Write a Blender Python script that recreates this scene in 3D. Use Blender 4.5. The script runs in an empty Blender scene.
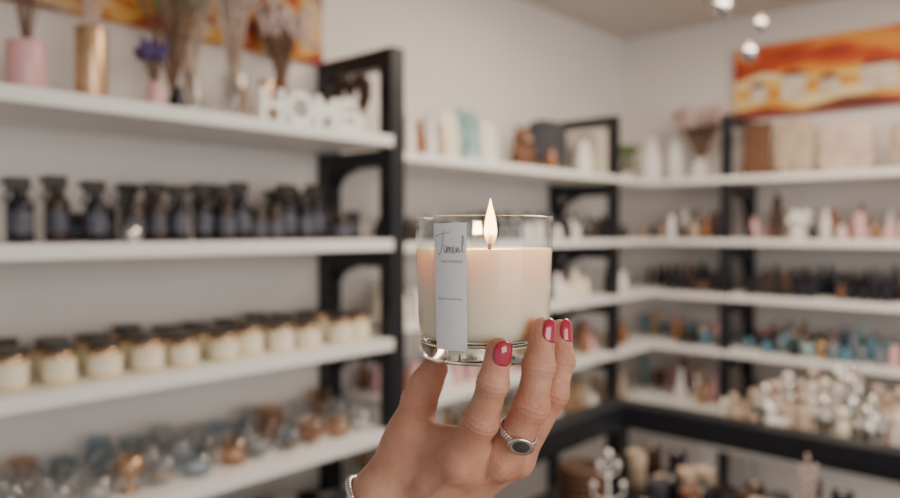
import bpy, math, random
import numpy as np
from mathutils import Vector, Matrix
random.seed(7)
EYE=1.55
scene=bpy.context.scene
COL=scene.collection

# ---------------------------------------------------------------- materials
def mat(name,color=(.8,.8,.8),rough=.5,metal=0,noise=0,nscale=20,bump=0,bscale=60,sss=0,sssr=(1,.4,.2),ssss=.01,coat=0,trans=0,ior=1.45,alpha=1,spec=None):
    m=bpy.data.materials.new(name); m.use_nodes=True
    nt=m.node_tree; b=nt.nodes['Principled BSDF']
    b.inputs['Base Color'].default_value=(*color,1)
    b.inputs['Roughness'].default_value=rough
    b.inputs['Metallic'].default_value=metal
    b.inputs['IOR'].default_value=ior
    b.inputs['Transmission Weight'].default_value=trans
    b.inputs['Coat Weight'].default_value=coat
    b.inputs['Alpha'].default_value=alpha
    if spec is not None: b.inputs['Specular IOR Level'].default_value=spec
    if sss:
        b.inputs['Subsurface Weight'].default_value=sss
        b.inputs['Subsurface Radius'].default_value=sssr
        b.inputs['Subsurface Scale'].default_value=ssss
    tc=nt.nodes.new('ShaderNodeTexCoord')
    if noise:
        n=nt.nodes.new('ShaderNodeTexNoise'); n.inputs['Scale'].default_value=nscale; n.inputs['Detail'].default_value=5
        nt.links.new(tc.outputs['Object'],n.inputs['Vector'])
        r=nt.nodes.new('ShaderNodeValToRGB')
        r.color_ramp.elements[0].position=.3; r.color_ramp.elements[1].position=.7
        r.color_ramp.elements[0].color=(*[max(0,c*(1-noise)) for c in color],1)
        r.color_ramp.elements[1].color=(*[min(1,c*(1+noise)) for c in color],1)
        nt.links.new(n.outputs['Fac'],r.inputs['Fac']); nt.links.new(r.outputs['Color'],b.inputs['Base Color'])
    if bump:
        n2=nt.nodes.new('ShaderNodeTexNoise'); n2.inputs['Scale'].default_value=bscale; n2.inputs['Detail'].default_value=6
        nt.links.new(tc.outputs['Object'],n2.inputs['Vector'])
        bp=nt.nodes.new('ShaderNodeBump'); bp.inputs['Strength'].default_value=bump; bp.inputs['Distance'].default_value=.002
        nt.links.new(n2.outputs['Fac'],bp.inputs['Height']); nt.links.new(bp.outputs['Normal'],b.inputs['Normal'])
    return m

def thin_glass(name,tint=(1,1,1),gloss=(1,1,1),edge=.7,rough=.02,pw=3.0,f0=.04):
    # thin-walled glass: clear face on, more reflective towards grazing angles
    m=bpy.data.materials.new(name); m.use_nodes=True; nt=m.node_tree
    for n in list(nt.nodes): nt.nodes.remove(n)
    out=nt.nodes.new('ShaderNodeOutputMaterial'); mix=nt.nodes.new('ShaderNodeMixShader')
    lw=nt.nodes.new('ShaderNodeLayerWeight'); lw.inputs['Blend'].default_value=.5
    pwn=nt.nodes.new('ShaderNodeMath'); pwn.operation='POWER'; pwn.inputs[1].default_value=pw
    ma=nt.nodes.new('ShaderNodeMath'); ma.operation='MULTIPLY_ADD'; ma.inputs[1].default_value=edge; ma.inputs[2].default_value=f0
    tr=nt.nodes.new('ShaderNodeBsdfTransparent'); tr.inputs['Color'].default_value=(*tint,1)
    gl=nt.nodes.new('ShaderNodeBsdfGlossy'); gl.inputs['Color'].default_value=(*gloss,1); gl.inputs['Roughness'].default_value=rough
    nt.links.new(lw.outputs['Facing'],pwn.inputs[0]); nt.links.new(pwn.outputs[0],ma.inputs[0])
    nt.links.new(ma.outputs[0],mix.inputs[0]); nt.links.new(tr.outputs[0],mix.inputs[1]); nt.links.new(gl.outputs[0],mix.inputs[2])
    nt.links.new(mix.outputs[0],out.inputs['Surface'])
    return m

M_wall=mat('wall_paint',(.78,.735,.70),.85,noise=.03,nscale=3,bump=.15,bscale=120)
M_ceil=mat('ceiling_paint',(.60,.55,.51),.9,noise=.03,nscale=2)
M_floor=mat('floor_wood',(.24,.19,.16),.5,noise=.2,nscale=4)
M_trim=mat('trim_paint',(.70,.68,.66),.5)
M_black=mat('black_wood',(.011,.012,.017),.42,noise=.2,nscale=12,bump=.1)
M_shelf=mat('white_shelf_board',(.88,.86,.84),.45,noise=.02,nscale=8)
M_silver=mat('silver',(.78,.76,.74),.18,1)
M_bauble=mat('bauble_silver',(.55,.54,.55),.10,1)
M_gold=mat('gold_glitter',(.62,.42,.24),.35,.8,noise=.35,nscale=160)
M_copper=mat('copper_glass',(.50,.32,.20),.2,.7)
M_white=mat('white_ceramic',(.85,.82,.78),.35)
M_cream=mat('cream_wax',(.84,.70,.42),.5)
M_cream2=mat('ivory_label',(.82,.76,.60),.6)
M_dark=mat('dark_bottle',(.014,.014,.020),.25,noise=.2,nscale=60)
M_bronze=mat('bronze_bottle',(.06,.04,.032),.3,.3)
M_lab=mat('grey_label',(.085,.088,.115),.6,noise=.5,nscale=90)
M_lid=mat('dark_lid',(.030,.024,.021),.35)
M_rim=mat('lid_gold_band',(.35,.25,.12),.3,.8)
M_pink=mat('pink_glass',(.72,.42,.42),.3)
M_purple=mat('lavender_flower',(.085,.055,.16),.9,noise=.4,nscale=80)
M_twig=mat('dried_twig',(.20,.12,.08),.8)
M_pale=mat('pale_reed',(.58,.45,.36),.8,noise=.2)
M_blush=mat('pampas',(.55,.42,.38),.95,noise=.25,nscale=70)
M_wick=mat('wicker',(.075,.042,.030),.8,noise=.5,nscale=120,bump=.4,bscale=200)
M_brown=mat('brown_leather',(.16,.07,.035),.6,noise=.3,nscale=40)
M_beige=mat('beige_cloth',(.48,.37,.28),.95,noise=.35,nscale=30,bump=.4,bscale=200)
M_grey=mat('grey_cloth',(.06,.06,.07),.9,noise=.2)
M_teal=mat('teal_print',(.26,.44,.43),.6,noise=.7,nscale=18)
M_blue=mat('blue_glass_solid',(.08,.22,.30),.15,coat=.5)
M_slate=mat('smoky_glass_solid',(.16,.19,.21),.15,coat=.5)
M_amber=mat('amber_glass_solid',(.26,.10,.03),.15,coat=.5)
M_green=mat('leaf_green',(.14,.20,.08),.7)
G_clear=thin_glass('clear_glass',(.90,.92,.93),edge=.75,rough=.05,pw=2.2,f0=.07)
G_blue=thin_glass('smoky_blue_glass',(.78,.85,.90),edge=.7,rough=.08,pw=2.2,f0=.06)
G_amber=thin_glass('rose_glass',(.92,.78,.66),edge=.7,rough=.08,pw=2.2,f0=.06)

# ---------------------------------------------------------------- mesh builder
class MB:
    def __init__(s): s.v=[];s.f=[];s.mi=[];s.sm=[];s.m=[]
    def mid(s,m):
        if m not in s.m: s.m.append(m)
        return s.m.index(m)
    def add(s,vs,fs,m,smooth=True):
        o=len(s.v); s.v+= [tuple(v) for v in vs]; i=s.mid(m)
        for f in fs: s.f.append(tuple(o+a for a in f)); s.mi.append(i); s.sm.append(smooth)
    def lathe(s,prof,c=(0,0,0),m=None,seg=20,sx=1,sy=1,R=None,smooth=True):
        vs=[];fs=[];n=len(prof)
        for r,z in prof:
            for k in range(seg):
                a=2*math.pi*k/seg
                p=Vector((max(r,1e-5)*math.cos(a)*sx,max(r,1e-5)*math.sin(a)*sy,z))
                if R is not None: p=R@p
                vs.append((p.x+c[0],p.y+c[1],p.z+c[2]))
        for i in range(n-1):
            for k in range(seg):
                k2=(k+1)%seg
                fs.append((i*seg+k,i*seg+k2,(i+1)*seg+k2,(i+1)*seg+k))
        s.add(vs,fs,m,smooth)
    def box(s,a,b,m,rz=0,tilt=0):
        c=[(a[i]+b[i])/2 for i in range(3)]; h=[abs(b[i]-a[i])/2 for i in range(3)]
        R=Matrix.Rotation(rz,3,'Z')@Matrix.Rotation(tilt,3,'X')
        vs=[]
        for x in(-1,1):
            for y in(-1,1):
                for z in(-1,1):
                    p=R@Vector((x*h[0],y*h[1],z*h[2])); vs.append((p.x+c[0],p.y+c[1],p.z+c[2]))
        s.add(vs,[(0,1,3,2),(4,6,7,5),(0,4,5,1),(2,3,7,6),(0,2,6,4),(1,5,7,3)],m,False)
    def rod(s,p0,p1,r0,r1,m,seg=6):
        p0=Vector(p0);p1=Vector(p1);d=p1-p0
        if d.length<1e-7:return
        q=d.to_track_quat('Z','Y'); vs=[]
        for p,r in((p0,r0),(p1,r1)):
            for k in range(seg):
                a=2*math.pi*k/seg; vs.append(p+q@Vector((r*math.cos(a),r*math.sin(a),0)))
        fs=[(k,(k+1)%seg,seg+(k+1)%seg,seg+k) for k in range(seg)]
        fs.append(tuple(range(seg-1,-1,-1))); fs.append(tuple(range(seg,2*seg)))
        s.add(vs,fs,m,True)
    def tube(s,pts,r,m,seg=6):
        for a,b in zip(pts[:-1],pts[1:]): s.rod(a,b,r,r,m,seg)
    def ball(s,c,rx,ry,rz,m,e=1.0,seg=14,rings=9,rot=None):
        vs=[];fs=[]
        def p(v): return math.copysign(abs(v)**e,v)
        for i in range(rings+1):
            t=-math.pi/2+math.pi*i/rings
            for k in range(seg):
                a=2*math.pi*k/seg
                q=Vector((rx*p(math.cos(t))*p(math.cos(a)),ry*p(math.cos(t))*p(math.sin(a)),rz*p(math.sin(t))))
                if rot is not None:q=rot@q
                vs.append((q.x+c[0],q.y+c[1],q.z+c[2]))
        for i in range(rings):
            for k in range(seg):
                k2=(k+1)%seg; fs.append((i*seg+k,i*seg+k2,(i+1)*seg+k2,(i+1)*seg+k))
        s.add(vs,fs,m,True)
    def obj(s,name,frame=None,parent=None,bevel=0):
        me=bpy.data.meshes.new(name); me.from_pydata(s.v,[],s.f)
        for m in s.m: me.materials.append(m)
        me.polygons.foreach_set('material_index',s.mi); me.polygons.foreach_set('use_smooth',s.sm); me.update()
        o=bpy.data.objects.new(name,me); COL.objects.link(o)
        if frame is not None:o.matrix_world=frame
        if parent is not None:o.parent=parent
        if bevel:
            b=o.modifiers.new('bevel','BEVEL'); b.width=bevel; b.segments=2; b.limit_method='ANGLE'
        return o

# ---------------------------------------------------------------- frames
ang=math.radians(48)
W0=Vector((-.368,2.094,0)); LF=Matrix.Translation(W0)@Matrix.Rotation(ang,4,'Z')
C0=Vector((.814,3.407,0)); RF=Matrix.Translation(C0)@Matrix.Rotation(-math.radians(42),4,'Z')
SC=1.767; CEIL=EYE+.89
# room shell
b=MB(); b.box((-4.2,0,0),(SC+.12,.12,CEIL),M_wall); b.obj('wall_left',LF)
b=MB(); b.box((0,0,0),(4.6,.12,CEIL),M_wall); b.obj('wall_back',RF)
b=MB(); b.box((-.12,-6,-.1),(4.6,.12,0),M_floor); b.obj('floor',RF)
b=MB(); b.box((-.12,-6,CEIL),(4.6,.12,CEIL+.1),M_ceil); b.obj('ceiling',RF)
b=MB(); b.box((-4.2,-.015,0),(SC-.001,-.0005,.09),M_trim); b.obj('baseboard_left',LF,bevel=.003)
b=MB(); b.box((.016,-.015,0),(4.6,-.0005,.09),M_trim); b.obj('baseboard_back',RF,bevel=.003)

def frame_posts(b,s,zt,p,zs,d=.29,side=-1):
    h=p/2
    b.box((s-h,-d-h,0),(s+h,-d+h,zt),M_black)
    b.box((s-h,-p-.004,0),(s+h,-.004,zt),M_black)
    b.box((s-h+.002,-d+h,zt-p),(s+h-.002,-p-.004,zt),M_black)
    for z in zs:
        b.box((s-h+.004,-d+h,z-.075),(s+h-.004,-p-.004,z-.030),M_black)
        pts=[(s,-.05-.09*(1-math.cos(t)),z-.16+.09*math.sin(t)) for t in [0,.4,.8,1.2,1.57]]
        b.tube(pts,.014,M_black,8)
Z1=[EYE+.243,EYE-.024,EYE-.282,EYE-.52,EYE-.80,EYE-1.15]
Z2=[EYE+.207,EYE-.035,EYE-.25,EYE-.467,EYE-.70,EYE-1.1]
b=MB()
frame_posts(b,0,EYE+.475,.048,Z1); frame_posts(b,-1.9,EYE+.475,.048,Z1)
for z in Z1:
    b.box((-1.88,-.325,z-.028),(-.027,-.006,z),M_shelf)
b.obj('shelving_unit',LF,bevel=.002)
b=MB()
frame_posts(b,1.165,EYE+.435,.036,Z2)
for z in Z2: b.box((.027,-.31,z-.024),(SC-.32,-.006,z),M_shelf)
b.obj('shelving_unit',LF,bevel=.002)
b=MB()
frame_posts(b,.60,EYE+.445,.036,Z2,.28); frame_posts(b,1.75,EYE+.445,.036,Z2,.28)
for z in Z2: b.box((.006,-.30,z-.024),(1.78,-.006,z),M_shelf)
b.obj('shelving_unit',RF,bevel=.002)

# ---------------------------------------------------------------- paintings
def paint_mat(name,cols,scale,seed,det=3):
    m=bpy.data.materials.new(name); m.use_nodes=True; nt=m.node_tree; bs=nt.nodes['Principled BSDF']; bs.inputs['Roughness'].default_value=.7
    tc=nt.nodes.new('ShaderNodeTexCoord'); mp=nt.nodes.new('ShaderNodeMapping'); mp.inputs['Scale'].default_value=scale; mp.inputs['Location'].default_value=(seed,seed,seed)
    n=nt.nodes.new('ShaderNodeTexNoise'); n.inputs['Scale'].default_value=1.6; n.inputs['Detail'].default_value=det; n.inputs['Distortion'].default_value=.3
    r=nt.nodes.new('ShaderNodeValToRGB'); cr=r.color_ramp
    while len(cr.elements)<len(cols): cr.elements.new(.5)
    for i,(p,c) in enumerate(cols): cr.elements[i].position=p; cr.elements[i].color=(*c,1)
    nt.links.new(tc.outputs['Object'],mp.inputs['Vector']); nt.links.new(mp.outputs[0],n.inputs['Vector']); nt.links.new(n.outputs['Fac'],r.inputs['Fac']); nt.links.new(r.outputs[0],bs.inputs['Base Color'])
    return m
MP1=paint_mat('abstract_canvas',[(.32,(.20,.035,.02)),(.41,(.45,.09,.02)),(.47,(.70,.36,.05)),(.53,(.60,.48,.33)),(.59,(.34,.10,.05)),(.68,(.20,.15,.12))],(4,1,7),3.3)
M_sky=paint_mat('painted_red_sky',[(.35,(.35,.03,.015)),(.5,(.62,.10,.02)),(.62,(.80,.32,.04))],(2,1,9),1.4)
M_field=paint_mat('painted_yellow_field',[(.38,(.70,.28,.03)),(.5,(.88,.55,.10)),(.6,(.85,.72,.40))],(2,1,14),5.1)
M_house=paint_mat('painted_white_house',[(.4,(.80,.74,.60)),(.6,(.62,.50,.38))],(6,1,12),2)
M_roof=paint_mat('painted_dark_roof',[(.4,(.14,.03,.025)),(.6,(.32,.05,.03))],(6,1,12),8)
b=MB(); b.box((-1.5,-.028,EYE+.47),(-.02,-.003,EYE+.84),MP1); b.obj('wall_painting',LF,bevel=.002)
# landscape painting: red sky, yellow field, small houses painted as flat shapes
b=MB(); x0,x1,za,zb=.53,1.30,EYE+.462,EYE+.75
b.box((x0,-.028,za),(x1,-.003,zb),M_sky)
def poly(pts,m,lift): b.add([(x,-.028-lift,z_) for x,z_ in pts],[tuple(range(len(pts)))],m,False)
poly([(x0,za),(x1,za),(x1,za+.15),(1.2,za+.12),(1.0,za+.17),(.80,za+.14),(.65,za+.18),(x0,za+.15)],M_field,.0006)
poly([(x0,za+.03),(.66,za+.04),(.80,za+.015),(.95,za+.05),(1.2,za+.03),(x1,za+.05),(x1,za),(x0,za)],M_roof,.0009)
for hx,w_,hh in ((.60,.06,.06),(.72,.09,.09),(.86,.07,.06),(1.0,.12,.09),(1.18,.08,.06)):
    poly([(hx,za+.06),(hx+w_,za+.06),(hx+w_,za+.06+hh),(hx,za+.06+hh)],M_house,.0012)
    poly([(hx-.01,za+.06+hh),(hx+w_+.01,za+.06+hh),(hx+w_*.6,za+.085+hh),(hx+w_*.2,za+.085+hh)],M_roof,.0012)
b.obj('wall_painting',RF)

# ---------------------------------------------------------------- shelf top unit 1
z=Z1[0]
def reeds(b,c,n,h,spread,m,r=.0014,tip=None,tr=.006,lean=(0,0)):
    for i in range(n):
        a=random.uniform(0,6.28); sp=random.uniform(.25,1)*spread; hh=h*random.uniform(.75,1)
        x0,y0,z0=c
        ex,ey=x0+sp*math.cos(a)+lean[0],y0+.6*sp*math.sin(a)+lean[1]
        mid=((x0*.55+ex*.45),(y0*.55+ey*.45),z0+hh*.55)
        b.rod((x0,y0,z0),mid,r,r,m,5); b.rod(mid,(ex,ey,z0+hh),r,r*.7,m,5)
        if tip:
            for j in range(4):
                f=j/4; b.ball((ex-(ex-mid[0])*f*.35,ey,z0+hh-f*.4*hh*.45),tr,tr,tr*1.6,tip,seg=7,rings=5)
def vase(b,c,r,h,m,neck=.6,seg=24):
    b.lathe([(0,.001),(r*.85,.001),(r,h*.12),(r*1.0,h*.5),(r*(neck+.15),h*.8),(r*neck,h*.92),(r*(neck+.08),h),(r*neck*.85,h),(r*neck*.8,h*.9),(0,h*.85)],c,m,seg)
def cyl(b,c,r,h,m,seg=24):
    b.lathe([(0,.001),(r*.95,.001),(r,.004),(r,h-.003),(r*.97,h),(r*.88,h),(r*.86,h*.5),(0,h*.48)],c,m,seg)
b=MB(); cyl(b,(-.72,-.19,z),.030,.155,M_gold); reeds(b,(-.72,-.19,z+.09),14,.27,.06,M_pale,.0024); b.obj('gold_vase_with_reeds',LF)
b=MB(); cyl(b,(-.83,-.17,z),.034,.11,M_pink); reeds(b,(-.83,-.17,z+.07),16,.25,.08,M_twig,tip=M_blush); b.obj('vase_with_reeds',LF)
b=MB(); cyl(b,(-.95,-.17,z),.036,.13,M_gold); reeds(b,(-.95,-.17,z+.07),12,.25,.08,M_twig,tip=M_pale); b.obj('vase_with_reeds',LF)
b=MB(); vase(b,(-.595,-.20,z),.020,.064,M_pink,.7); reeds(b,(-.595,-.20,z+.045),30,.105,.040,M_twig,.001,M_purple,.0055,lean=(-.015,0)); b.obj('lavender_bottle',LF)
b=MB(); vase(b,(-.542,-.19,z),.019,.065,M_dark,.6); reeds(b,(-.542,-.17,z+.05),38,.28,.10,M_twig,.0017,M_green,.0035,lean=(.01,.03)); b.obj('dark_vase_with_dried_branches',LF)
b=MB(); vase(b,(-.46,-.10,z),.03,.12,G_clear,.7); reeds(b,(-.46,-.10,z+.02),22,.34,.065,M_pale,.0022,M_blush,.007); b.obj('glass_vase_with_pampas',LF)
b=MB(); cyl(b,(-.385,-.16,z),.033,.12,G_clear); reeds(b,(-.385,-.16,z+.01),24,.34,.06,M_pale,.0024,M_blush,.006); b.obj('glass_vase_with_pampas',LF)
b=MB(); cyl(b,(-.325,-.20,z),.020,.11,M_gold); cyl(b,(-.33,-.10,z),.02,.13,M_gold); b.obj('gold_candle_holders',LF)
b=MB(); vase(b,(-.215,-.10,z),.034,.14,M_brown,.5); reeds(b,(-.215,-.10,z+.10),44,.24,.085,M_twig,.0018,M_blush,.008); b.obj('vase_with_dried_flowers',LF)
b=MB(); vase(b,(-.112,-.275,z),.021,.062,M_white,.45); b.ball((-.112,-.275,z+.066),.010,.010,.008,M_gold); b.obj('ceramic_bottle',LF)
# wicker heart standing against the ladder frame
b=MB()
for q in range(10):
    pts=[]; k=.0046-.0007*(q%3)
    for i in range(41):
        t=2*math.pi*i/40; ph=q*.7+i*.8
        pts.append((-.052+.008*math.sin(ph),-.185+k*16*math.sin(t)**3*.95+.004*math.cos(ph),z+.097+k*1.15*(13*math.cos(t)-5*math.cos(2*t)-2*math.cos(3*t)-math.cos(4*t))+.005*math.sin(ph)))
    b.tube(pts,.0056,M_wick,6)
b.obj('wicker_heart_wreath',LF)
# HOME letters
cu=bpy.data.curves.new('letters','FONT'); cu.body='HOME'; cu.size=.100; cu.extrude=.008; cu.offset=.0024; cu.align_x='CENTER'; cu.space_character=.95
to=bpy.data.objects.new('home_letters_tmp',cu); COL.objects.link(to); bpy.context.view_layer.update()
me=bpy.data.meshes.new_from_object(to.evaluated_get(bpy.context.evaluated_depsgraph_get())); bpy.data.objects.remove(to)
me.materials.clear(); me.materials.append(mat('white_lacquer',(.97,.96,.95),.4))
o=bpy.data.objects.new('home_letters',me); COL.objects.link(o); o.matrix_world=LF@Matrix.Translation((-.272,-.292,z+.004))@Matrix.Rotation(math.pi/2,4,'X')

# shelf 2 spray bottles
def spray(b,x,y,z,h=.13,r=.0215,body=None):
    k=h/.13; body=body or M_dark
    b.lathe([(0,.001),(r*.93,.001),(r,.005),(r,.078*k),(r*.9,.086*k),(r*.5,.093*k),(r*.42,.10*k)],(x,y,z),body,18)
    b.lathe([(r*1.012,.020*k),(r*1.012,.062*k)],(x,y,z),M_lab,18)
    b.lathe([(r*.55,.093*k),(r*.60,.095*k),(r*.60,.109*k),(r*.3,.110*k)],(x,y,z),M_lid,12)
    b.box((x-.022,y-.008,z+.108*k),(x+.016,y+.008,z+.132*k),M_lid)
    b.box((x-.031,y-.005,z+.117*k),(x-.021,y+.005,z+.128*k),M_lid)
    b.rod((x-.016,y,z+.112*k),(x-.026,y,z+.082*k),.0038,.003,M_lid)
def darkjar(b,x,y,z,r=.024,h=.06,body=None):
    body=body or M_dark
    b.lathe([(0,.001),(r*.94,.001),(r,.004),(r,h*.75),(r*.9,h*.8)],(x,y,z),body,18)
    b.lathe([(r*1.01,h*.15),(r*1.01,h*.58)],(x,y,z),M_lab,18)
    b.lathe([(r*.95,h*.8),(r*.96,h*.98),(r*.9,h),(0,h)],(x,y,z),M_lid,18)
z=Z1[1]; b=MB()
for x,y in [(-.735,-.24),(-.79,-.20),(-.86,-.22),(-.92,-.18),(-1.0,-.22),(-.60,-.21),(-.555,-.22),(-.575,-.15),(-.62,-.13),(-.49,-.20),(-.44,-.21),(-.395,-.20),(-.455,-.14),(-.41,-.13),(-.26,-.19),(-.215,-.20),(-.165,-.18),(-.245,-.12),(-.19,-.11),(-.14,-.14)]:
    spray(b,x,y,z,.130+random.uniform(-.018,.008),.0205+random.uniform(-.002,.002),random.choice([M_dark,M_dark,M_bronze]))
b.obj('spray_bottles',LF)
b=MB()
for x,y in [(-.69,-.17),(-.655,-.22),(-.67,-.11),(-.72,-.10),(-.525,-.13),(-.35,-.20),(-.305,-.20),(-.32,-.13),(-.275,-.07),(-.115,-.22),(-.06,-.20),(-.09,-.12),(-.05,-.10)]:
    darkjar(b,x,y,z,.022,random.uniform(.060,.085),random.choice([M_dark,M_bronze]))
b.obj('dark_glass_jars',LF)
b=MB(); b.ball((-.685,-.285,z+.018),.018,.016,.018,M_silver); b.lathe([(.010,.0005),(.012,.002),(.006,.005)],(-.685,-.285,z),M_silver,12); b.obj('silver_tealight_holder',LF)

# shelf 3 candle jars
z=Z1[2]; b=MB()
def cjar(b,x,y,z,r=.0315,h=.070):
    wx_=random.choice([M_cream,M_cream,M_cream2])
    b.lathe([(0,.001),(r*.93,.001),(r,.005),(r,h*.70)],(x,y,z),wx_,20)
    b.lathe([(r,h*.70),(r,h*.76),(r*.90,h*.84),(r*.88,h*.86)],(x,y,z),M_copper,20)
    b.lathe([(r*1.01,h*.16),(r*1.01,h*.60)],(x,y,z),M_cream2,20)
    b.lathe([(r*.93,h*.85),(r*.95,h*.855),(r*.95,h*.88)],(x,y,z),M_rim,20)
    b.lathe([(r*.96,h*.875),(r*.97,h*.98),(r*.92,h),(0,h)],(x,y,z),M_lid,20)
for row,y in enumerate((-.25,-.165,-.085)):
    for i in range(13):
        x=-1.045+i*.0805+row*.016
        if x<-.04: cjar(b,x+random.uniform(-.006,.006),y+random.uniform(-.014,.010),z,.031+random.choice([0,0,-.003]),.068+random.uniform(-.006,.005))
b.obj('lidded_candle_jars',LF)

# shelf 4 tea-light glasses
z=Z1[3]; b=MB()
cnt=0
for row,y in enumerate((-.25,-.165,-.08)):
    for i in range(13):
        x=-.98+i*.075+random.uniform(-.012,.012)
        if x>-.05: continue
        cnt+=1
        g=M_copper if cnt in(5,) else random.choice([G_clear,G_blue,G_amber,G_clear,G_clear])
        r=random.uniform(.026,.036); h=random.uniform(.045,.078); t=random.random()
        if t<.5: pr=[(0,.001),(r*.6,.001),(r*.95,h*.3),(r,h*.6),(r*.8,h),(r*.72,h),(r*.9,h*.6),(r*.8,h*.3),(0,h*.15)]
        elif t<.8: pr=[(0,.001),(r*.9,.001),(r,.006),(r,h),(r*.92,h),(r*.92,.012),(0,.012)]
        else: pr=[(0,.001),(r*.7,.001),(r*.2,h*.15),(r*.2,h*.35),(r,h*.6),(r*.95,h),(r*.88,h),(r*.9,h*.62),(0,h*.45)]
        b.lathe(pr,(x,y,z),g,18)
        if g!=M_copper and t<.8: b.lathe([(0,.0125 if t>=.5 else h*.18),(r*.7,h*.2),(r*.7,h*.42),(0,h*.43)],(x,y,z),random.choice([M_cream2,M_white,M_beige,M_slate,M_pink,M_amber]),14)
b.obj('tealight_glasses',LF)
z=Z1[4]; b=MB()
for i in range(14):
    for y in(-.22,-.12): cyl(b,(-1.05+i*.075,y,z),.03,random.uniform(.06,.12),random.choice([M_white,M_beige,M_amber,M_lid]))
b.obj('pillar_candles',LF)

# ---------------------------------------------------------------- unit 2 items
z=Z2[0]
b=MB()
for x,m,h in [(.145,M_dark,.14),(.19,M_white,.13),(.235,M_amber,.12),(.28,M_white,.15),(.325,M_beige,.12)]:
    vase(b,(x,-.16,z),.021,h,m,.45)
b.obj('decor_bottles',LF)
b=MB()
for x,w,h_,m in [(.41,.09,.17,M_cream2),(.51,.10,.19,M_teal),(.615,.085,.16,M_white)]:
    b.box((x-w/2,-.125,z+.004),(x+w/2,-.11,z+h_),m,tilt=-.1)
b.obj('canvas_cards',LF,bevel=.002)
b=MB()  # teddy
x,y,k=.735,-.17,1.25
b.ball((x,y,z+.038*k),.034*k,.03*k,.038*k,M_brown); b.ball((x,y-.005,z+.093*k),.026*k,.024*k,.025*k,M_brown)
for sx in(-1,1):
    b.ball((x+sx*.020*k,y,z+.117*k),.009*k,.006*k,.009*k,M_brown); b.ball((x+sx*.03*k,y-.025,z+.016*k),.013*k,.024*k,.013*k,M_brown); b.ball((x+sx*.034*k,y-.01,z+.055*k),.010*k,.012*k,.022*k,M_brown)
b.ball((x,y-.031,z+.087*k),.011*k,.009*k,.009*k,M_beige); b.obj('teddy_bear',LF)
def cushion(b,c,w,t,h,m,tilt=0): b.ball((c[0],c[1],c[2]+h/2),w/2,t/2,h/2,m,e=.45,seg=28,rings=14,rot=Matrix.Rotation(tilt,3,'X'))
b=MB(); cushion(b,(.94,-.14,z),.20,.07,.20,M_grey); b.obj('cushion',LF)
b=MB(); cushion(b,(1.30,-.12,z),.2,.07,.19,M_cream2); b.obj('cushion',LF)
b=MB(); vase(b,(1.09,-.2,z),.033,.13,M_white,.5); vase(b,(.83,-.23,z),.02,.08,M_amber,.5); b.obj('ceramic_vases',LF)
for zi,pal,hr,nm in [(1,[M_dark,M_white,M_bronze,M_lab],(.05,.10),'toiletry_bottles'),(2,[M_white,M_white,M_cream2,M_lid],(.06,.11),'lotion_bottles'),(3,[M_amber,M_white,M_pink,M_beige],(.05,.10),'candle_tins'),(4,[M_white,M_beige,M_gold],(.06,.14),'decor_figurines')]:
    b=MB()
    for row,y in enumerate((-.23,-.14,-.07)):
        for i in range(22):
            x=.09+i*.06+random.uniform(-.008,.008)
            if abs(x-1.165)<.05 or x>1.42 or random.random()<.12: continue
            vase(b,(x,y,Z2[zi]),random.uniform(.017,.023),random.uniform(*hr),random.choice(pal),.5,14)
    b.obj(nm,LF)

# ---------------------------------------------------------------- right wall items
z=Z2[0]
b=MB(); vase(b,(.10,-.14,z),.024,.05,M_white,.8); reeds(b,(.10,-.14,z+.04),18,.13,.055,M_green,.0015,M_green,.008); b.obj('potted_plant',RF)
b=MB(); vase(b,(.22,-.15,z),.045,.19,M_white,.4); vase(b,(.31,-.10,z),.035,.23,M_white,.35); b.obj('white_vases',RF)
b=MB(); vase(b,(.44,-.15,z),.035,.09,M_white,.5); reeds(b,(.44,-.15,z+.07),90,.23,.13,M_twig,.0026,M_blush,.009); b.obj('dried_flower_bouquet',RF)
b=MB(); b.box((.632,-.20,z+.008),(.735,-.18,z+.21),M_brown,tilt=-.12); b.box((.645,-.212,z+.02),(.722,-.203,z+.19),M_brown,tilt=-.12); b.obj('leather_panel',RF,bevel=.006)
b=MB(); cushion(b,(.815,-.17,z),.145,.07,.21,M_beige); b.obj('cushion',RF)
b=MB(); cushion(b,(.985,-.15,z),.19,.07,.19,M_pale); b.obj('cushion',RF)
b=MB(); cushion(b,(1.22,-.15,z),.19,.07,.18,M_beige); b.obj('cushion',RF)
z=Z2[1]; b=MB()
b.lathe([(0,.001),(.03,.001),(.032,.01),(.02,.03),(.034,.05),(.022,.075),(.029,.09),(.016,.12),(.020,.135),(.006,.175),(0,.185)],(.75,-.16,z),M_wick,18); b.obj('carved_wood_finial',RF)
b=MB(); vase(b,(.84,-.2,z),.026,.05,M_white,.7)
for i in range(14): b.ball((.84+random.uniform(-.028,.028),-.2+random.uniform(-.02,.02),z+.06+random.uniform(0,.045)),.017,.017,.015,M_white,seg=8,rings=6)
b.obj('flower_jar',RF)
def figurine(b,x,y,z,h,m,wings=True):
    b.lathe([(0,.001),(.022,.001),(.028,h*.2),(.015,h*.55),(.018,h*.65),(.007,h*.72)],(x,y,z),m,12)
    b.ball((x,y,z+h*.82),.016,.016,.019,m,seg=10,rings=7)
    if wings:
        for sx in(-1,1): b.ball((x+sx*.022,y+.006,z+h*.5),.018,.005,.03,m,seg=8,rings=6,rot=Matrix.Rotation(sx*.5,3,'Y'))
def dish(b,x,y,z,r,h,m):
    b.lathe([(0,.001),(r*.5,.001),(r*.55,h*.2),(r,h*.8),(r,h),(r*.92,h),(r*.5,h*.35),(0,h*.3)],(x,y,z),m,14)
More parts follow.
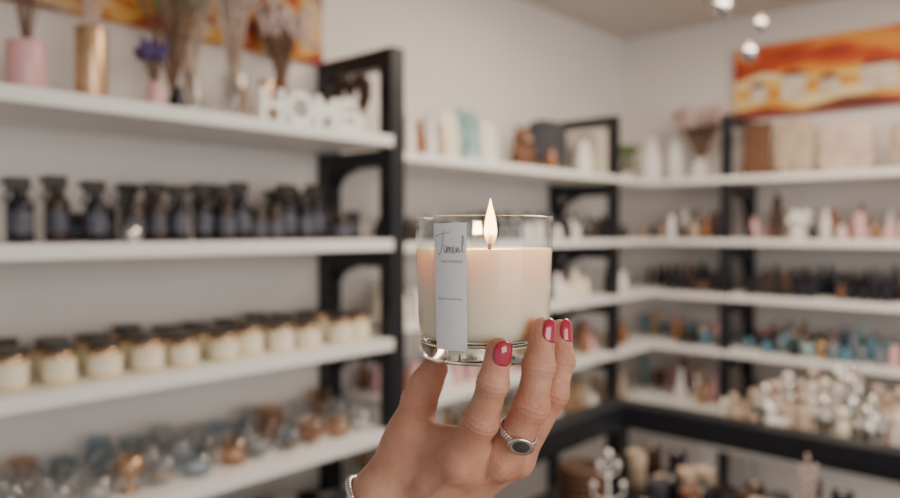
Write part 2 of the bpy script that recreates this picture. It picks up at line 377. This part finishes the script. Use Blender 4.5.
for zi,pal,hr,rad,nm in [(1,[M_dark,M_amber,M_white,M_white,M_beige,M_bronze,M_pink],(.03,.10),.019,'essential_oil_bottles'),(2,[M_dark,M_dark,M_bronze,M_brown,M_dark],(.05,.085),.015,'dropper_bottles'),(3,[M_blue,M_slate,M_amber,M_teal,M_dark,M_blue,M_pink,M_gold],(.035,.09),.020,'mixed_glassware'),(4,[M_white,M_silver,M_beige,M_gold,M_brown,M_pink,M_teal],(.05,.12),.026,'shelf_ornaments')]:
    b=MB()
    for row,y in enumerate((-.26,-.20,-.14,-.07)):
        x=.31+random.uniform(0,.02) if row<3 else .10
        while x<1.66:
            x+=rad*random.uniform(2.0,2.8)
            if abs(x-.6)<.055 or x>1.69 or random.random()<.06: continue
            if zi==1 and .69<x<.90: continue
            m=random.choice(pal); hh=random.uniform(*hr)*(1+.15*row); t=random.random(); yy=y+random.uniform(-.008,.008)
            if zi in(1,2) or t<.45: vase(b,(x,yy,Z2[zi]),rad*random.uniform(.75,1.0),hh,m,random.choice([.3,.42,.7]),12)
            elif t<.7 or zi==3: dish(b,x,yy,Z2[zi],rad*1.0,hh*.8,m)
            else: figurine(b,x,yy,Z2[zi],hh*1.1,m,False)
    b.obj(nm,RF)

# stand with white figurines
b=MB(); zt=EYE-.66
b.box((.74,-.86,zt-.03),(1.55,-.48,zt),M_shelf)
for x in(.76,1.53):
    for y in(-.84,-.50): b.box((x-.018,y-.018,0),(x+.018,y+.018,zt-.03),M_shelf)
b.obj('display_stand',RF,bevel=.003)
b=MB()
for i in range(48):
    x=.78+random.random()*.74; y=-.82+random.random()*.30; hh=random.uniform(.10,.20)+.12*max(0,min(1,(x-.78)/.3))*random.random()
    figurine(b,x,y,zt,hh,random.choice([M_white,M_beige,M_cream2,M_silver,M_silver,M_white,M_pale]),i%2==0)
b.obj('angel_figurines',RF)

# ---------------------------------------------------------------- black display table
K=Vector((.553,2.41,0)); TF=Matrix.Translation(K)@Matrix.Rotation(-math.radians(42),4,'Z')
T=EYE-.56; L=1.25; D=1.42; w=.08
b=MB()
b.box((0,-w,T-.075),(L,0,T),M_black); b.box((0,-D,T-.075),(w,-w,T),M_black)
b.box((L-w,-D,T-.075),(L,-w,T),M_black); b.box((w,-D,T-.075),(L-w,-D+w,T),M_black)
for x in(0,L-.06):
    for y in(-.06,-D): b.box((x+.003,y+.003 if y<-1 else y-.003,0),(x+.057,y+.057,T-.075),M_black)
b.box((.01,-D+.01,.76),(L-.01,-.01,.785),M_black)
b.box((.01,-D+.01,.30),(L-.01,-.01,.325),M_black)
b.obj('display_table',TF,bevel=.003)
zt=.785; b=MB()
for i in range(14):
    for j in range(7):
        x=.13+i*.075; y=-.13-j*.09
        if random.random()<.12 or (.0<x<.3 and y<-.3) or math.hypot(x-.725,y+.437)<.075 or math.hypot(x-.395,y+.734)<.08: continue
        cyl(b,(x+random.uniform(-.01,.01),y,zt),.027,random.uniform(.05,.11),random.choice([M_wick,M_brown,M_dark,M_dark,M_grey,M_beige,M_bronze]),14)
b.obj('votive_jars',TF)
b=MB(); x,y=.15,-.45
b.lathe([(0,.001),(.05,.001),(.062,.05),(.06,.10),(.056,.12),(.05,.12),(.05,.02),(0,.02)],(x,y,zt),M_wick,20)
for k in range(6): b.lathe([(.060,.015+k*.018),(.066,.021+k*.018),(.060,.027+k*.018)],(x,y,zt),M_brown,20)
b.obj('woven_basket',TF)
# white ceramic tree ornament
def tree(name,x,y,zt,H,m):
    b=MB(); b.lathe([(0,.001),(.035,.001),(.035,.008),(.008,.016)],(x,y,zt),m,16)
    b.rod((x,y,zt),(x,y,zt+H),.0040,.003,m,8); b.ball((x,y,zt+H+.008),.009,.009,.011,m)
    for f,L_ in ((.38,.046),(.62,.036),(.84,.022)):
        for sg in(-1,1):
            zc=zt+H*f; pts=[(x+sg*L_*math.sin(t),y,zc+L_*.6*(1-math.cos(t))) for t in (0,.4,.8,1.2,1.6,2.0)]
            b.tube(pts,.0026,m,6); e=pts[-1]; b.ball((e[0],e[1],e[2]+.006),.0075,.0075,.008,m,seg=10,rings=7)
    return b.obj(name)
tree('ceramic_tree_ornament',.355,1.60,zt,.255,M_white)
b=MB(); x,y=.80,1.60
b.lathe([(0,.001),(.03,.001),(.03,.006),(.006,.012)],(x,y,zt),M_silver,16); b.rod((x,y,zt),(x,y,zt+.22),.003,.002,M_pale)
for k in range(5):
    for sg in(-1,1): b.ball((x+sg*(.012),y,zt+.14+k*.022),.016,.004,.006,M_blush,seg=8,rings=6,rot=Matrix.Rotation(-sg*.9,3,'Y'))
b.ball((x,y,zt+.252),.005,.004,.014,M_blush,seg=8,rings=6); b.rod((x,y,zt+.2),(x,y,zt+.25),.002,.002,M_blush)
b.obj('reed_ornament')

# hanging baubles
b=MB()
for X,d,Zz,r in [(.675,1.8,.55,.022),(.722,1.75,.425,.0195),(.77,1.8,.5075,.017),(.668,1.9,.612,.018),(.751,1.7,.567,.02),(.752,1.9,.686,.02)]:
    Zz+=EYE
    b.ball((X,d,Zz),r,r,r,M_bauble,seg=24,rings=14); b.lathe([(.005,r-.001),(.005,r+.006),(0,r+.007)],(X,d,Zz),M_gold,8)
    b.rod((X,d,Zz+r),(X,d,CEIL),.0006,.0006,M_silver,5)
b.obj('hanging_baubles')

# ================================================================ CANDLE
mm=.001
J=Vector((.0198,.42,EYE))           # jar axis at eye level
candle=bpy.data.objects.new('glass_jar_candle',None); COL.objects.link(candle); candle.location=J
ZB,ZT=-73.5,7.5
def Rj(z): return 37.5+(z-ZB)/(ZT-ZB)*2.7
S=mm
def lat(name,prof,m,seg=96):
    b=MB(); b.lathe([(r*S,z_*S) for r,z_ in prof],(0,0,0),m,seg); o=b.obj(name); o.parent=candle; return o
G_jar=thin_glass('jar_glass',(.975,.985,.98),edge=.75,rough=.01,pw=4.0,f0=.015)
prof=[(Rj(-70),-70)]+[(Rj(q),q) for q in (-60,-40,-20,0,5)]+[(Rj(7)-.1,7),(Rj(7.5)-.7,7.9),(Rj(7)-1.5,7.4),(Rj(5)-1.9,5)]+[(Rj(q)-2.1,q) for q in(0,-5,-10.8)]
lat('jar_wall',prof,G_jar)
M_glass=mat('solid_glass',(.97,1.0,.94),.0,trans=1,ior=1.46)
lat('jar_base',[(0,-71.8),(26,-72.2),(31,-73.5),(35,-73.5),(36.8,-72.8),(37.5,-71),(Rj(-64)-.05,-64),(Rj(-62)-.6,-62.4),(33,-61.7),(0,-61.5)],M_glass)
# wax
M_wax=mat('soy_wax',(.97,.80,.60),.40,noise=.015,nscale=40,sss=1.0,sssr=(1.0,.62,.38),ssss=.016)
lat('wax',[(0,-61.3),(30,-61.3),(34,-61.0),(36.6,-59.3),(Rj(-55)-.35,-55)]+[(Rj(q)-.35,q) for q in(-40,-25,-11.5)]+[(Rj(-11)-.8,-10.3),(36,-10.8),(30,-11.3),(8,-11.4),(0,-11.4)],M_wax)
# wick
wx=3.2
b=MB(); b.tube([((wx+a)*S,0,c*S) for a,c in((0,-12.5),(.1,-9.5),(.5,-6.5),(.9,-3.6))],.0012,mat('charred_wick',(.015,.012,.01),.9),8)
b.ball(((wx+.9)*S,0,-3.6*S),.0016,.0016,.0015,b.m[0],seg=8,rings=6); o=b.obj('wick'); o.parent=candle
# flame
mf=bpy.data.materials.new('flame'); mf.use_nodes=True; nt=mf.node_tree
for n in list(nt.nodes): nt.nodes.remove(n)
out=nt.nodes.new('ShaderNodeOutputMaterial'); ad=nt.nodes.new('ShaderNodeAddShader'); tr=nt.nodes.new('ShaderNodeBsdfTransparent'); em=nt.nodes.new('ShaderNodeEmission')
tc=nt.nodes.new('ShaderNodeTexCoord'); sp=nt.nodes.new('ShaderNodeSeparateXYZ'); r1=nt.nodes.new('ShaderNodeValToRGB'); r2=nt.nodes.new('ShaderNodeValToRGB')
nt.links.new(tc.outputs['Generated'],sp.inputs[0]); nt.links.new(sp.outputs['Z'],r1.inputs[0]); nt.links.new(sp.outputs['Z'],r2.inputs[0])
cr=r1.color_ramp; cr.elements[0].position=0; cr.elements[0].color=(.5,.25,.4,1); cr.elements[1].position=.10; cr.elements[1].color=(1,.36,.07,1)
e=cr.elements.new(.3); e.color=(1,.66,.26,1); e=cr.elements.new(.8); e.color=(1,.52,.13,1)
cr=r2.color_ramp; cr.elements[0].position=0; cr.elements[0].color=(.06,.06,.06,1); cr.elements[1].position=.3; cr.elements[1].color=(1,1,1,1); e=cr.elements.new(.12); e.color=(.30,.30,.30,1)
mu=nt.nodes.new('ShaderNodeMath'); mu.operation='MULTIPLY'; mu.inputs[1].default_value=7
nt.links.new(r2.outputs[0],mu.inputs[0]); nt.links.new(mu.outputs[0],em.inputs['Strength']); nt.links.new(r1.outputs[0],em.inputs['Color'])
nt.links.new(tr.outputs[0],ad.inputs[0]); nt.links.new(em.outputs[0],ad.inputs[1]); nt.links.new(ad.outputs[0],out.inputs['Surface'])
b=MB(); b.lathe([(r*S,q*S) for r,q in((.3,-9),(1.9,-8),(3.0,-5.5),(3.7,-2.5),(3.8,0),(3.3,4),(2.5,8.5),(1.5,12.5),(.75,15.5),(.05,18.5))],((wx+.6)*S,0,0),mf,24); o=b.obj('flame'); o.parent=candle
li=bpy.data.lights.new('flame_light','POINT'); li.energy=.34; li.color=(1,.58,.26); li.shadow_soft_size=.003
lo=bpy.data.objects.new('flame_light',li); COL.objects.link(lo); lo.parent=candle; lo.location=((wx+.6)*S,0,.003)

# label
def cylmap(th,z,off=.25):
    R=(Rj(z)+off)*S; return (R*math.sin(th),-R*math.cos(th),z*S)
M_label=mat('label_paper',(.88,.87,.88),.55,noise=.03,nscale=150)
t0,t1=math.radians(-45.5),math.radians(-16)
vs=[];fs=[]; NX,NZ=14,24
for j in range(NZ+1):
    for i in range(NX+1): vs.append(cylmap(t0+(t1-t0)*i/NX,-65+68.6*j/NZ,.15))
for j in range(NZ):
    for i in range(NX): a=j*(NX+1)+i; fs.append((a,a+1,a+NX+2,a+NX+1))
b=MB(); b.add(vs,fs,M_label); o=b.obj('label'); o.parent=candle
M_ink=mat('ink',(.20,.19,.21),.6)
strokes=[ [(0,8.6),(3,9.8),(7,10.2),(10.5,11)], [(5.8,11.6),(5.2,7),(4.2,2.5),(2.6,.2),(1.2,.8)],
 [(6.2,5),(5.9,2.4),(6.6,.8),(7.4,2)], [(6.6,6.6),(6.8,6.9)],
 [(7.4,2),(8.0,4.4),(7.9,.9),(8.8,3.8),(9.3,4),(9.3,1),(10.1,3.8),(10.6,3.8),(10.7,1.4),(11.2,1.2)],
 [(11.2,1.2),(12.6,2.8),(12.4,4.2),(11.6,3.4),(11.6,1.6),(12.4,.7),(13.6,2.0)],
 [(13.6,2.0),(14.0,3.8),(14.2,1.2),(15.2,3.8),(15.6,1.2),(16.4,1.6),(17.6,3.6),(18.6,7.6),(17.9,9.4),(17.4,6),(17.8,1.6),(18.8,1.4)] ]
b=MB()
for st in strokes:
    pts=[cylmap(t0+math.radians(2.2)+x*.90/38,-13.5+y*1.15,.3) for x,y in st]
    b.tube(pts,.00015,M_ink,5)
def label_text(body,size,xc,zc,rot=0):
    cu=bpy.data.curves.new('t','FONT'); cu.body=body; cu.size=size; cu.align_x='CENTER'; cu.resolution_u=3
    t=bpy.data.objects.new('t',cu); COL.objects.link(t); bpy.context.view_layer.update()
    m=bpy.data.meshes.new_from_object(t.evaluated_get(bpy.context.evaluated_depsgraph_get())); bpy.data.objects.remove(t)
    vs=[]
    for v in m.vertices:
        vs.append(cylmap((t0+t1)/2+(xc+v.co.x)/38,zc+v.co.y,.32))
    b.add(vs,[tuple(p.vertices) for p in m.polygons],M_ink,False)
label_text('SOY CANDLES',1.9,1.5,-17.5)
label_text('hand poured with love',1.6,0,-37.5)
o=b.obj('label_print'); o.parent=candle

# ================================================================ HAND (signed-distance sculpt)
h=.75
xs=np.arange(-136,58,h,dtype=np.float32); ys=np.arange(-62,42,h,dtype=np.float32); zs=np.arange(-236,-40,h,dtype=np.float32)
def seg(X,Y,Z,a,b_,ra,rb):
    ax,ay,az=a; dx,dy,dz=b_[0]-ax,b_[1]-ay,b_[2]-az; L2=dx*dx+dy*dy+dz*dz
    px,py,pz=X-ax,Y-ay,Z-az
    t=np.clip((px*dx+py*dy+pz*dz)/L2,0,1)
    return np.sqrt((px-t*dx)**2+(py-t*dy)**2+(pz-t*dz)**2)-(ra+(rb-ra)*t)
def smin(a,b_,k):
    hh=np.maximum(k-np.abs(a-b_),0)/k
    return np.minimum(a,b_)-hh*hh*k*.25
palm_segs=[((-59,4,-160),(-44,5,-124),18.5,13.5),
 ((-40,-3,-160),(-14,-25,-128),15,11),((-34,-2,-162),(8,-25,-126),14,11),((-28,1,-164),(17,-11,-130),13,10.6),((-24,6,-166),(15,4,-132),12,10.5),
 ((-39,3,-121),(-15,-19,-118),8.0,8.0),((-46,2,-140),(-18,-14,-132),12,10),
 ((-60,4,-162),(-99,10,-248),20,23),((-32,1,-165),(-80,8,-250),18,24)]
def palm(X,Y,Z):
    d=None
    for i,s_ in enumerate(palm_segs):
        e=seg(X,Y,Z,*s_); d=e if d is None else smin(d,e,9)
    # extensor tendons and knuckles on the back of the hand
    for a,b_,r in (((-40,-18,-158),(-15,-37,-131),1.3),((-31,-16,-160),(7,-36.6,-129),1.3),((-22,-11.5,-161),(20,-20.5,-134),1.0)):
        d=smin(d,seg(X,Y,Z,a,b_,r,r),3.2)
    for c,r in (((-15,-31.5,-130),6.5),((8,-31,-129),6.5),((20,-16.5,-133),6)):
        d=smin(d,np.sqrt((X-c[0])**2+(Y-c[1])**2+(Z-c[2])**2)-r,4)
    return d
fingers={
 'index':[((-14,-26,-128),11.0),((-3,-37.5,-102),9.2),((2.8,-45,-80),8.1),((5.6,-45.2,-63),7.1)],
 'middle':[((9,-25,-127),11),((24,-37.5,-94),9.4),((27.4,-38.2,-72),8.3),((30.2,-34.4,-53.5),7.1)],
 'ring':[((18,-10,-130),10.6),((37,-23.5,-90),8.8),((41.8,-20.2,-73),7.8),((42.4,-16.2,-56.5),6.6)],
 'pinky':[((16,5,-131),10),((32,3,-103),8),((35,9,-89),7),((33,14,-80.2),6.4)],
 'thumb':[((-45,5,-126),13.2),((-38,7,-101),10.5),((-34,8.5,-92),9.8),((-29.5,10,-83.6),8.8)]}
kk={'index':7,'middle':6,'ring':6,'pinky':6,'thumb':9}
Xf,Yf,Zf=xs[:,None,None],ys[None,:,None],zs[None,None,:]
Pm=palm(Xf,Yf,Zf); F=Pm.copy()
def chain(X,Y,Z,ch,crease=True,thumb=False):
    d=None
    for (a,ra),(b_,rb) in zip(ch[:-1],ch[1:]):
        e=seg(X,Y,Z,a,b_,ra*.96,rb*.96); d=e if d is None else smin(d,e,3)
    if crease:
        for i in ((1,2) if not thumb else (1,)):
            (j,r)=ch[i]; (n,_)=ch[i+1]; (p,_)=ch[i-1]
            ax=Vector(n)-Vector(p); ax.normalize()
            al=(X-j[0])*ax[0]+(Y-j[1])*ax[1]+(Z-j[2])*ax[2]
            d2=(X-j[0])**2+(Y-j[1])**2+(Z-j[2])**2
            d=d+(.34*np.cos(2*math.pi*al/3.0)-.60)*np.exp(-(al/5.2)**2)*np.exp(-d2/(r*2.2)**2)
    return d
for nm,ch in fingers.items():
    P=np.array([c[0] for c in ch]); lo_=P.min(0)-24; hi_=P.max(0)+24
    sl=tuple(slice(max(0,int((lo_[i]-g[0])/h)),min(len(g),int((hi_[i]-g[0])/h)+1)) for i,g in enumerate((xs,ys,zs)))
    d=chain(xs[sl[0]][:,None,None],ys[sl[1]][None,:,None],zs[sl[2]][None,None,:],ch,True,nm=='thumb')
    F[sl]=np.minimum(F[sl],smin(d,Pm[sl],kk[nm]))
def nets(F,h,o):
    Sg=F<0; c=np.zeros(tuple(n-1 for n in F.shape),np.int8)
    offs=[(i,j,k) for i in(0,1) for j in(0,1) for k in(0,1)]
    n=[q-1 for q in F.shape]
    for i,j,k in offs: c+=Sg[i:i+n[0],j:j+n[1],k:k+n[2]]
    act=(c>0)&(c<8); ids=np.argwhere(act); idx=-np.ones(act.shape,np.int32); idx[act]=np.arange(len(ids))
    pos=np.zeros((len(ids),3)); w=np.zeros(len(ids))
    for a in offs:
        for ax in range(3):
            if a[ax]: continue
            b_=list(a); b_[ax]=1
            f1=F[ids[:,0]+a[0],ids[:,1]+a[1],ids[:,2]+a[2]]; f2=F[ids[:,0]+b_[0],ids[:,1]+b_[1],ids[:,2]+b_[2]]
            m=(f1<0)!=(f2<0); den=np.where(m,f1-f2,1); t=np.where(m,f1/den,0)
            p=np.tile(np.array(a,float),(len(ids),1)); p[:,ax]+=t
            pos+=p*m[:,None]; w+=m
    V=np.array(o)+h*(ids+pos/w[:,None]); Q=[]
    for ax in range(3):
        u,v=(ax+1)%3,(ax+2)%3
        s0=[slice(1,-1)]*3; s1=[slice(1,-1)]*3; s0[ax]=slice(0,-1); s1[ax]=slice(1,None)
        A=Sg[tuple(s0)]; B=Sg[tuple(s1)]; e=np.argwhere(A!=B); ins=A[A!=B]
        def cell(du,dv):
            q=e.copy(); q[:,u]+=du; q[:,v]+=dv; return idx[q[:,0],q[:,1],q[:,2]]
        q=np.stack([cell(0,0),cell(1,0),cell(1,1),cell(0,1)],1); q[~ins]=q[~ins][:,::-1]; Q.append(q)
    return V,np.concatenate(Q)
V,Q=nets(F,h,(xs[0],ys[0],zs[0]))
Q=Q[(Q>=0).all(1)]
hand=bpy.data.objects.new('hand',None); COL.objects.link(hand); hand.location=J
me=bpy.data.meshes.new('palm_and_fingers'); me.from_pydata((V*mm).tolist(),[],Q.tolist())
me.polygons.foreach_set('use_smooth',[True]*len(me.polygons))
bl=np.zeros(len(V))
for nm,ch in fingers.items():
    for i,s_,wt in ((0,11,.55),(1,8,.8),(2,6,.45),(3,8,.9)):
        c=np.array(ch[i][0]); bl=np.maximum(bl,wt*np.exp(-((V-c)**2).sum(1)/(s_+ch[i][1]*.6)**2))
at=me.attributes.new('blush','FLOAT','POINT'); at.data.foreach_set('value',bl.astype(np.float32))
me.update()
ho=bpy.data.objects.new('palm_and_fingers',me); COL.objects.link(ho); ho.parent=hand
sm=ho.modifiers.new('smooth','SMOOTH'); sm.factor=.5; sm.iterations=2
ms=mat('skin',(.62,.36,.26),.42,sss=.25,sssr=(1,.35,.18),ssss=.004)
nt=ms.node_tree; bs=nt.nodes['Principled BSDF']; tc=[n for n in nt.nodes if n.type=='TEX_COORD'][0]
at=nt.nodes.new('ShaderNodeAttribute'); at.attribute_name='blush'
nz=nt.nodes.new('ShaderNodeTexNoise'); nz.inputs['Scale'].default_value=70; nz.inputs['Detail'].default_value=6
mx=nt.nodes.new('ShaderNodeMix'); mx.data_type='RGBA'; mx.inputs[6].default_value=(.68,.375,.25,1); mx.inputs[7].default_value=(.68,.26,.18,1)
mx2=nt.nodes.new('ShaderNodeMix'); mx2.data_type='RGBA'; mx2.blend_type='MULTIPLY'; mx2.inputs[0].default_value=.7
rp=nt.nodes.new('ShaderNodeValToRGB'); rp.color_ramp.elements[0].position=.35; rp.color_ramp.elements[0].color=(.76,.66,.60,1); rp.color_ramp.elements[1].position=.65
nt.links.new(tc.outputs['Object'],nz.inputs['Vector']); nt.links.new(nz.outputs['Fac'],rp.inputs[0])
nt.links.new(at.outputs['Fac'],mx.inputs[0]); nt.links.new(mx.outputs[2],mx2.inputs[6]); nt.links.new(rp.outputs[0],mx2.inputs[7]); nt.links.new(mx2.outputs[2],bs.inputs['Base Color'])
vz=nt.nodes.new('ShaderNodeTexVoronoi'); vz.inputs['Scale'].default_value=700; vz.feature='DISTANCE_TO_EDGE'
n3=nt.nodes.new('ShaderNodeTexNoise'); n3.inputs['Scale'].default_value=190; n3.inputs['Detail'].default_value=5
nt.links.new(tc.outputs['Object'],vz.inputs['Vector']); nt.links.new(tc.outputs['Object'],n3.inputs['Vector'])
am=nt.nodes.new('ShaderNodeMath'); am.operation='ADD'; nt.links.new(vz.outputs['Distance'],am.inputs[0]); nt.links.new(n3.outputs['Fac'],am.inputs[1])
bp=nt.nodes.new('ShaderNodeBump'); bp.inputs['Strength'].default_value=.6; bp.inputs['Distance'].default_value=.0009
nt.links.new(am.outputs[0],bp.inputs['Height']); nt.links.new(bp.outputs['Normal'],bs.inputs['Normal'])
me.materials.append(ms)
# nails
M_nail=mat('red_nail_polish',(.42,.012,.045),.15,coat=1)
def nail(nm,tip,dip,r,n,half=.85,ln=(-6.5,6.2)):
    tip=Vector(tip);a=(tip-Vector(dip)).normalized(); n=Vector(n); n=(n-a*n.dot(a)).normalized(); s_=a.cross(n)
    vs=[];fs=[];N=12
    for j in range(N+1):
        v=-1+2*j/N; av=ln[0]+(ln[1]-ln[0])*(v+1)/2
        wv=half*max(.05,(1-abs(v)**3.2))**.45
        rad=(r*.97+.35)-(0 if av<0 else .9*(av/ln[1])**2*r*.32) + (0 if av>0 else -av*.03)
        for i in range(N+1):
            th=(-1+2*i/N)*wv
            p=tip+a*av+(n*math.cos(th)+s_*math.sin(th))*rad; vs.append(p*mm)
    for j in range(N):
        for i in range(N): q=j*(N+1)+i; fs.append((q,q+1,q+N+2,q+N+1))
    b=MB(); b.add(vs,fs,M_nail); o=b.obj(nm); o.parent=hand
    so=o.modifiers.new('s','SOLIDIFY'); so.thickness=.0006; so.offset=0
f=fingers
nail('index_nail',f['index'][3][0],f['index'][2][0],7.0,(.42,-.9,0))
nail('middle_nail',f['middle'][3][0],f['middle'][2][0],7.0,(.66,-.75,0))
nail('ring_nail',f['ring'][3][0],f['ring'][2][0],6.5,(.62,-.78,0))
# signet ring
A=Vector(f['middle'][0][0]); B=Vector(f['middle'][1][0]); c=A.lerp(B,.52); ax=(B-A).normalized()
q=ax.to_track_quat('Z','Y').to_matrix(); b=MB(); pts=[]
R=10.5
for i in range(41):
    t=2*math.pi*i/40; pts.append((c+q@Vector((R*math.cos(t),R*math.sin(t),0)))*mm)
for dz in(-.9,0,.9): b.tube([p+ax*dz*mm for p in pts],.00095,M_silver,8)
n=Vector((.22,-1,.0)); n=(n-ax*n.dot(ax)).normalized(); s_=ax.cross(n)
Rm=Matrix((s_,ax,n)).transposed()
cc=(c+n*(R+.3))*mm
b.lathe([(0,-.0012),(.0045,-.0012),(.0060,.0004),(.0062,.0016),(.0055,.0022),(.0040,.0018)],cc,M_silver,28,sx=1.2,sy=.85,R=Rm)
b.lathe([(.0041,.0018),(.003,.0022),(0,.0024)],cc,mat('onyx',(.05,.045,.045),.1,coat=1),28,sx=1.2,sy=.85,R=Rm)
o=b.obj('signet_ring'); o.parent=hand
# bracelet following wrist surface
def total(p):
    X,Y,Z=[np.array([v],np.float32) for v in p]; return float(palm(X,Y,Z)[0])
c=Vector((-56,3,-174)); ax=Vector((-.72,.0,-.69)).normalized(); q=ax.to_track_quat('Z','Y').to_matrix(); b=MB(); NB=72; pts=[]
for i in range(NB):
    t=2*math.pi*i/NB; d=q@Vector((math.cos(t),math.sin(t),0)); r=10
    while total(c+d*r)<1.8 and r<60: r+=.3
    pts.append((c+d*r)*mm)
for p in pts: b.ball(p,.0022,.0022,.0022,M_silver,seg=8,rings=6)
b.tube(pts+[pts[0]],.0007,M_silver,5); o=b.obj('bracelet'); o.parent=hand
# sleeve
M_sl=mat('knit_sleeve',(.10,.10,.12),.9,noise=.2,nscale=60,bump=.5,bscale=300)
ax=Vector((-.44,.08,-.88)).normalized(); q=ax.to_track_quat('Z','Y').to_matrix(); b=MB()
b.lathe([(.037,.0),(.040,.0),(.041,.003),(.042,.06),(.047,.15),(.056,.30),(0,.301)],Vector((-77,6,-214))*mm,M_sl,36,R=q)
b.lathe([(.037,.0),(.037,.06)],Vector((-77,6,-214))*mm,M_sl,36,R=q)
o=b.obj('sleeve'); o.parent=hand

# ================================================================ lights, world, camera
w=bpy.data.worlds.new('world'); scene.world=w; w.use_nodes=True
bg=w.node_tree.nodes['Background']; bg.inputs[0].default_value=(.88,.92,1,1); bg.inputs[1].default_value=.60
def area(name,loc,target,size,energy,color):
    l=bpy.data.lights.new(name,'AREA'); l.shape='RECTANGLE'; l.size=size[0]; l.size_y=size[1]; l.energy=energy; l.color=color
    o=bpy.data.objects.new(name,l); COL.objects.link(o); o.location=loc
    o.rotation_euler=(Vector(target)-Vector(loc)).to_track_quat('-Z','Y').to_euler(); return o
area('ceiling_lamp',(.9,1.6,CEIL-.03),(.9,1.6,0),(1.0,1.0),38,(1,.83,.66))
area('window_daylight',(2.0,-1.6,1.9),(-.2,2.2,1.5),(2.2,1.6),66,(1,.91,.81))
cam=bpy.data.cameras.new('camera'); co=bpy.data.objects.new('camera',cam); COL.objects.link(co)
co.location=(0,0,EYE); co.rotation_euler=(math.radians(90-1.51),0,0)
cam.sensor_width=36; cam.lens=28.8; cam.clip_start=.02
cam.dof.use_dof=True; cam.dof.focus_distance=.392; cam.dof.aperture_fstop=3.9
scene.camera=co
